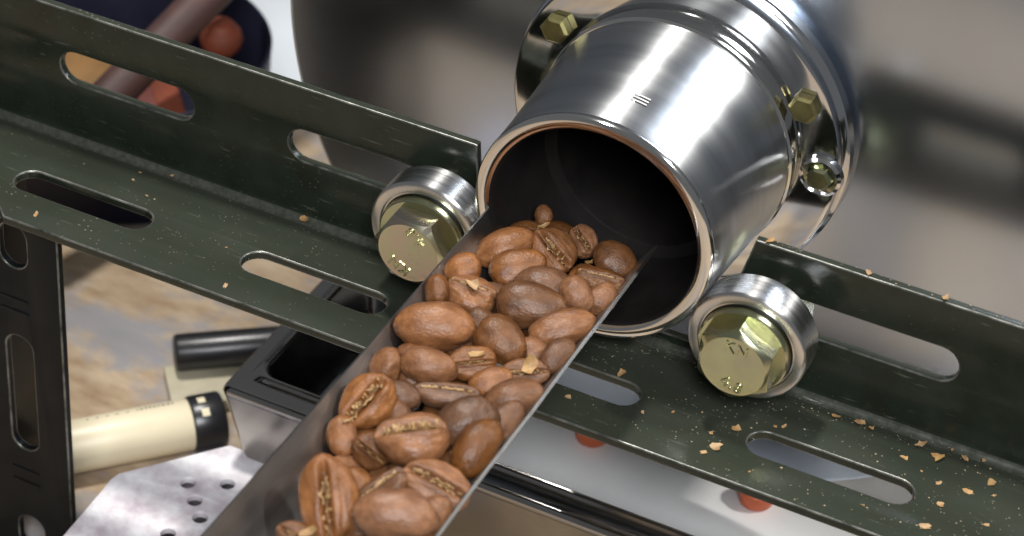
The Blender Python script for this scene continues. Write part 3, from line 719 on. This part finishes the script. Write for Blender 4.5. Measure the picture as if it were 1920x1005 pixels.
FLAKES = [
(-89.4,-24.6,0.05,1.0,'largest chaff flake near the left end of the rail, by its front edge'),
(-79.9,-5.7,0.05,0.5,'tiny chaff flake above the left slot, left one of the pair'),
(-80.0,-3.2,0.3,0.45,'tiny chaff flake above the left slot, close to the bend of the rail'),
(-73.6,-1.9,1.0,0.5,'tiny chaff flake in the bend of the rail above the left slot'),
(-74.9,-8.8,0.05,0.5,'tiny chaff flake just above the right part of the left slot'),
(-44.7,-0.9,0.9,1.4,'broad tan chaff flake in the bright bend of the rail left of the pinkish bolt'),
(-47.5,-25.3,0.05,0.9,'chaff flake by the front edge of the rail below the second slot'),
(-53.4,-15.2,0.05,0.45,'tiny chaff flake just left of the second slot'),
(20.5,-22.0,0.05,1.25,'ragged chaff flake on the rail against the right wall of the scoop'),
(26.0,-11.1,0.05,1.4,'brown chaff flake behind the short slot right of the scoop'),
(33.6,-19.2,0.05,0.8,'chaff flake right of the end of the short slot'),
(38.3,-16.3,0.05,0.6,'small chaff flake under the greenish bolt, left of the right slot'),
(49.6,-14.9,0.05,1.15,'curled chaff flake touching the left end of the right slot'),
(46.2,-18.2,0.05,0.9,'small chaff flake left of the right slot, just above the largest one'),
(48.4,-21.4,0.05,1.6,'largest orange chaff flake below the left end of the right slot'),
(47.0,-23.6,0.05,0.9,'chaff flake below the largest orange one near the front edge'),
(42.8,-13.8,0.05,0.5,'tiny chaff flake under the greenish bolt near its shadow'),
(55.4,-10.8,0.05,0.7,'left one of two chaff flakes above the left end of the right slot'),
(56.8,-10.0,0.05,0.8,'right one of two chaff flakes above the left end of the right slot'),
(63.9,-3.0,0.3,1.3,'brown chaff flake near the bend right of the greenish bolt'),
(67.9,-2.4,0.4,1.35,'pale chaff flake in the bend above the middle of the right slot'),
(70.4,-2.9,0.3,0.7,'small pale chaff flake next to the pale one in the bend above the right slot'),
(79.6,-2.6,0.4,1.5,'dull brown chaff flake in the bend near the right end of the right slot'),
(83.1,-4.0,0.1,1.8,'biggest heart shaped chaff flake right of the dull brown one by the bend'),
(87.4,-2.3,0.4,1.25,'orange chaff flake in the bend near the right picture edge'),
(84.9,-1.9,0.9,0.7,'small chaff flake stuck in the bend between two larger flakes'),
(90.6,-1.8,0.9,0.9,'chaff flake in the bend, the last one towards the right edge'),
(78.1,-7.2,0.05,1.0,'slim yellowish chaff flake above the right end of the right slot'),
(85.4,-10.5,0.05,1.0,'curved pale chaff flake right of the right slot'),
(90.3,-9.8,0.05,1.35,'orange chaff flake right of the curved pale one'),
(93.5,-5.8,0.05,1.15,'chaff flake by the right picture edge, the upper of two'),
(94.8,-8.7,0.05,0.6,'tiny chaff flake by the right picture edge, the lower of two'),
(87.4,-15.7,0.05,1.05,'tan chaff flake low on the rail right of the right slot'),
(86.7,-22.3,0.05,1.5,'large tan chaff flake near the bottom right corner of the picture'),
(95.8,-16.5,0.05,1.1,'oval chaff flake at the bottom right edge of the picture'),
(81.8,-9.0,0.05,0.5,'tiny chaff flake just above the rounded right end of the right slot'),
(75.8,-22.4,0.05,0.45,'tiny chaff flake below the right slot near the front edge'),
(55.8,-24.2,0.05,0.5,'tiny chaff flake on the rail in front of the right slot'),
(46.1,0.9,29.65,1.3,'chaff flake on the top edge of the rail right of the drum'),
(63.9,0.9,29.65,0.9,'small chaff flake on the top edge of the rail, middle of three'),
(77.6,0.9,29.65,1.3,'chaff flake on the top edge of the rail, furthest right of three'),
]
for i, (x, y, z, r, label) in enumerate(FLAKES):
    o = obj('chaff_flake', FL[i % 9], None, None, (x, y, z)); o.scale = (r*.88, r*.88, r*0.9)
    o.rotation_euler = (random.uniform(-.15, .15), random.uniform(-.15, .15), random.uniform(0, 6.28))
    tag(o, label, 'chaff flake', 'flakes of chaff fallen on the rail')
LOOSE = [((12.75, -45.81, 23.33), (0.18, -0.37, 0.91), 2.3, 'crumpled golden chaff flake on the broken bean in the centre of the heap'),
         ((21.6, -43.6, 23.0), (0.3, -0.5, 0.8), 2.6, 'broad golden chaff flake on the beans at the right scoop wall'),
         ((4.81, -31.04, 24.53), (0.06, -0.19, 0.98), 2.2, 'golden chaff flake on the bean next to the pinkish bolt'),
         ((17.02, -9.27, 19.8), (-0.3, 0.3, 0.8), 1.9, 'golden chaff flake between the back beans near the pointed scoop tip'),
         ((7.78, -9.67, 24.35), (-0.4, -0.08, 0.9), 1.8, 'small pale chaff flake on the rearmost creased bean'),
         ((8.74, -95.64, 22.34), (0.25, -0.43, 0.87), 2.2, 'pale chaff flake in the bottom left corner of the heap'),
         ((2.1, -70.95, 22.81), (0.1, 0.28, 0.95), 1.5, 'small chaff flake by the left scoop wall beside the orange brown bean')]
for i, (c, nv, r, label) in enumerate(LOOSE):
    o = obj('chaff_flake', FL[(i*2+1) % 9], None, None, Vector(c)+Vector(nv)*0.15); o.scale = (r*.8, r*.62, r*1.7)
    o.rotation_euler = (Matrix(Vector(nv).to_track_quat('Z', 'Y').to_matrix()) @ Matrix.Rotation(i*1.3, 3, 'Z')).to_euler()
    tag(o, label, 'chaff flake', 'loose flakes of chaff among the beans')
b = bmesh.new(); rnd = random.Random(8)
def speck(x, y, z, r):
    a0 = rnd.uniform(0, 6.28); n = 5
    v = [b.verts.new((x+r*rnd.uniform(.5, 1)*math.cos(a0+6.283*i/n), y+r*rnd.uniform(.5, 1)*math.sin(a0+6.283*i/n), z)) for i in range(n)]
    t = b.verts.new((x, y, z+r*.5))
    for i in range(n): b.faces.new((v[i], v[(i+1) % n], t))
def free(x, y): return not any(a-.3 < x < c+.3 and -19.8 < y < -12.2 for a, c in SLOT)
k = 0
while k < 420:
    x = rnd.choice([rnd.uniform(-112, 100), rnd.uniform(20, 110), rnd.uniform(30, 105), rnd.gauss(60, 22)])
    y = rnd.uniform(-27.7, -0.6) if rnd.random() < .7 else rnd.gauss(-2.5, 1.2)
    if y > -0.5 or not -115 < x < 120: continue
    if not free(x, y) or (x < -96 and y < -23): continue
    zf = 0.02 if y < -2.2 else 2.02-math.sqrt(max(0, 4-(y+2)**2))
    speck(x, y, zf, abs(rnd.gauss(0.07, 0.07))+.04); k += 1
for _ in range(70):
    x = rnd.choice([rnd.uniform(-110, -11), rnd.uniform(44, 110)]); speck(x, rnd.uniform(0.3, 1.5), H_+.01, rnd.uniform(.08, .3))
tag(obj('chaff_dust', mesh('chaff_dust', b, smooth=False), M['dust']),
    'fine pale chaff dust sprinkled along the level face of the dark rail', 'dust', kind='stuff')

# ================================================================== the steel tray under the drum
tray = empty('steel_tray', (0, 28, -90))
tag(tray, 'dark polished steel tray standing under the rail below the drum mouth', 'tray')
def rrect(x0, x1, y0, y1, r, n=6):
    pts = []
    for cx, cy, a0 in ((x1-r, y0+r, -90), (x1-r, y1-r, 0), (x0+r, y1-r, 90), (x0+r, y0+r, 180)):
        for i in range(n+1):
            a = R_(a0+90*i/n); pts.append((cx+r*math.cos(a), cy+r*math.sin(a)))
    return pts
TX0, TX1, TY0, TY1, TZ = -63.4, 98.0, -1.4, 62.0, -48.0
levels = [(rrect(TX0+7.4, TX1-7.4, TY0+5.4, TY1-5.4, 4.0), -90), (rrect(TX0+.15, TX1-.15, TY0+.1, TY1-.1, 1.8), TZ-2.2)]
def skin(levels, base):
    b = bmesh.new(); rows = []
    for pts, z in levels: rows.append([b.verts.new((x-base[0], y-base[1], z-base[2])) for x, y in pts])
    for A, B in zip(rows, rows[1:]):
        for i in range(len(A)): b.faces.new((A[i], A[(i+1) % len(A)], B[(i+1) % len(A)], B[i]))
    return b, rows
b, rows = skin(levels, (0, 28, -90)); obj('outer_wall', mesh('outer_wall', b), M['tray_wall'], tray)
rim = [(rrect(TX0+d, TX1-d, TY0+d, TY1-d, 1.8-d*.4), TZ-z) for d, z in ((.15, 2.2), (0, 1.6), (.1, 1.1), (.35, .6), (.75, .2), (1.3, 0))] + [
       (rrect(TX0+3.2, TX1-3.2, TY0+5.2, TY1-5.2, 2.6), TZ-.5), (rrect(TX0+3.9, TX1-3.9, TY0+6.0, TY1-6.0, 3.4), TZ+.25), (rrect(TX0+4.1, TX1-4.1, TY0+6.25, TY1-6.25, 3.8), TZ+.55),
       (rrect(TX0+4.4, TX1-4.4, TY0+6.6, TY1-6.6, 4), TZ+.65), (rrect(TX0+4.8, TX1-4.8, TY0+6.95, TY1-6.95, 4.2), TZ+.5), (rrect(TX0+5.1, TX1-5.1, TY0+7.3, TY1-7.3, 4.2), TZ+.1), (rrect(TX0+5.3, TX1-5.3, TY0+7.6, TY1-7.6, 4.2), TZ-1.0)]
b, rows = skin(rim, (0, 28, -90)); obj('rim', mesh('rim', b), M['tray'], tray)
inn = [(rrect(TX0+5.3, TX1-5.3, TY0+7.6, TY1-7.6, 4.2), TZ-1.0), (rrect(TX0+7.3, TX1-7.3, TY0+9.2, TY1-8.6, 5), -65), (rrect(TX0+8.5, TX1-8.5, TY0+10.5, TY1-10, 5), -67.4), (rrect(TX0+12, TX1-12, TY0+14, TY1-14, 4), -68)]
b, rows = skin(inn, (0, 28, -90)); b.faces.new(rows[-1]); obj('basin', mesh('basin', b), M['tray'], tray)
b = sheet([[(-30, 11.6), (85, 11.6), (85, 50), (-30, 50)]], 0.5, 0.15); b.transform(Matrix.Translation((0, 0, -67.1)))
tag(obj('tray_liner', mesh('tray_liner', b), M['liner']), 'pale smooth sheet lying in the steel tray right of the scoop', 'sheet')
def orange_foot(x, y, label):
    t = empty('orange_stopper', (x, y, -66.8)); tag(t, label, 'stopper', 'orange stoppers on the pale sheet')
    b = bmesh.new(); lathe(b, [(0, 0), (3.0, 0), (3.5, .5), (3.9, 2.2), (3.9, 3.8), (3.3, 4.5), (0, 4.6)], 'Z', 40); obj('cup', mesh('cup', b), M['orange'], t)
    b = bmesh.new(); lathe(b, [(2.9, 4.5), (3.0, 4.7), (2.9, 5.7), (0, 5.8)], 'Z', 32); obj('cap', mesh('cap', b), M['steel'], t)
orange_foot(2.2, 42.5, 'orange rubber stopper on the pale sheet just right of the scoop')
orange_foot(40.2, 41.6, 'orange rubber stopper on the pale sheet below the right slot of the rail')

# ================================================================== things on the table, left
# perforated white box lid
hx = [(-64.8, -11.8), (-57.6, -8.0), (-60.8, -15.6), (-57.2, -19.4), (-60.3, -26.6), (-52, -12), (-50, -22), (-46, -16), (-44, -8), (-53.0, -29)]
lo = [(-78.8, -22.0), (-79.1, -18.8), (-78.6, -16.4), (-63.4, 2.6), (-34, 2.6), (-34, -60), (-77, -60)]
circ = lambda x, y, r: [(x+r*math.cos(2*math.pi*i/20), y+r*math.sin(2*math.pi*i/20)) for i in range(20)]
perf = empty('perforated_stand', (-60, -20, -90)); tag(perf, 'white speckled perforated metal stand in front of the steel tray', 'stand')
b = sheet([lo]+[circ(x, y, 1.55) for x, y in hx], 1.6, 0.25); b.transform(Matrix.Translation((60, 20, 22.0)))
obj('top', mesh('top', b), M['white'], perf)
b = bmesh.new(); n_ = len(lo)
cxm = sum(p[0] for p in lo)/n_; cym = sum(p[1] for p in lo)/n_
inset = [(cxm+(x-cxm)*.985, cym+(y-cym)*.985) for x, y in lo]
va = [b.verts.new((x+60, y+20, 0)) for x, y in inset]; vb = [b.verts.new((x+60, y+20, 21.1)) for x, y in inset]
for i in range(n_): b.faces.new((va[i], va[(i+1) % n_], vb[(i+1) % n_], vb[i]))
obj('skirt', mesh('skirt', b, smooth=False), M['white'], perf)
# cream pipe with a black end collar
P0, P1 = Vector((-106.0, -2.6, -84.0)), Vector((-80.2, 24.7, -84.0)); PD = (P1-P0).normalized()
pipe = empty('cream_pipe', (P0+P1)/2); tag(pipe, 'cream plastic pipe with a black end collar lying on the wooden table', 'pipe')
b = bmesh.new(); tube(b, P0-(P0+P1)/2, P1-PD*6-(P0+P1)/2, 5.9, seg=48, bev=.4); obj('tube', mesh('tube', b), M['cream'], pipe)
b = bmesh.new(); tube(b, P1-PD*6.2-(P0+P1)/2, P1+PD*1.5-(P0+P1)/2, 6.3, seg=48, bev=.8); obj('collar', mesh('collar', b), M['black'], pipe)
side = PD.cross(Vector((0, 0, 1))).normalized()
def wrap_mark(s0, s1, a0, a1, r):
    b = bmesh.new(); pr = None
    for k in range(5):
        a = R_(a0+(a1-a0)*k/4); d = -side*math.sin(a)*r + Vector((0, 0, 1))*math.cos(a)*r
        q = [b.verts.new(PD*s0+d), b.verts.new(PD*s1+d)]
        if pr: b.faces.new((pr[0], pr[1], q[1], q[0]))
        pr = q
    return b
b = bmesh.new(); rr_ = random.Random(3); s = -10.0
while s < 9.5:
    w = rr_.uniform(.4, .9); join(b, wrap_mark(s, s+w, 12, 12+rr_.uniform(6, 12) if s > 1 else 16, 5.93)); s += w+(.35 if s > 1 else 1.6)
obj('print', mesh('print', b, smooth=False), M['grey_print'], pipe)
for s0, a0 in ((14.6, -6), (14.8, -38)):
    obj('label_spot', mesh('label_spot', wrap_mark(s0, s0+1.7, a0, a0+17, 6.34)), M['cream'], pipe)
b = bmesh.new(); tube(b, (0, 0, 0), (34.5, 27.0, 0), 4.3, seg=40, bev=1.0)
rod = obj('black_handle', mesh('black_handle', b), M['black'], None, (-99.6, 38.2, -82.5))
tag(rod, 'short black round handle on a cream block left of the steel tray', 'handle')
b = bmesh.new(); box(b, (-8.5, -7.5, 0), (14, 7, 3.3), 0.5, Matrix.Rotation(R_(40), 4, 'Z'))
tag(obj('cream_block', mesh('cream_block', b), M['block'], None, (-91, 37.5, -89.98)), 'flat cream block on the wooden table under the black handle', 'block')

# ================================================================== far left: dark bowl and what lies in it
bowl = empty('dark_tub', (-160, 112, -90)); tag(bowl, 'dark navy tub on the table behind the left end of the rail', 'tub')
b = bmesh.new(); lathe(b, [(0, 1), (33, 1), (35, 0), (36.2, 2), (37.2, 31), (37.4, 32), (36.6, 32.4), (36, 31), (35, 3), (0, 3)], 'Z', 96)
obj('shell', mesh('shell', b), M['navy'], bowl)
b = bmesh.new(); tube(b, (-147.3, 57.3, -59.6), (-132.1, 146.5, -29.2), 5.0, seg=24)
tag(obj('wooden_handle', mesh('wooden_handle', b), M['redwood']), 'red brown wooden handle leaning across the dark tub', 'handle')
b = bmesh.new(); lathe(b, [(0, -5.5), (3, -4.8), (5.2, -2), (5.5, 0), (5.0, 2.2), (3, 4.6), (0, 5.4)], 'Z', 32)
tag(obj('orange_ball', mesh('orange_ball', b), M['dull_orange'], None, (-138, 123, -56)), 'small round orange ball at the edge of the dark tub', 'ball')
def packet(loc, rot, dims, m, label):
    b = bmesh.new(); box(b, (-dims[0]/2, -dims[1]/2, 0), (dims[0]/2, dims[1]/2, dims[2]), 1.2)
    o = obj('packet', mesh('packet', b), m, None, loc); o.rotation_euler = (0, 0, R_(rot)); tag(o, label, 'packet', 'packets lying in the dark tub')
packet((-166, 103, -74), 42, (15, 30, 14), M['amber'], 'amber yellow packet in the tub, seen through the left slot of the rail')
packet((-151.5, 106, -76), 42, (11, 34, 11), M['red'], 'faded red packet in the tub, seen through the left slot of the rail')
packet((-141, 103, -76), 42, (7, 26, 11.5), M['dull_orange'], 'orange red packet in the tub, at the right end of the left slot')
b = sheet([[(-160, 150), (-112, 150), (-112, 330), (-200, 330), (-200, 215)]], 0.6, 0.1); b.transform(Matrix.Translation((0, 0, -89.6)))
tag(obj('paper_sheet', mesh('paper_sheet', b), M['paper']), 'pale blue grey paper lying on the table between the tub and the drum plate', 'paper')
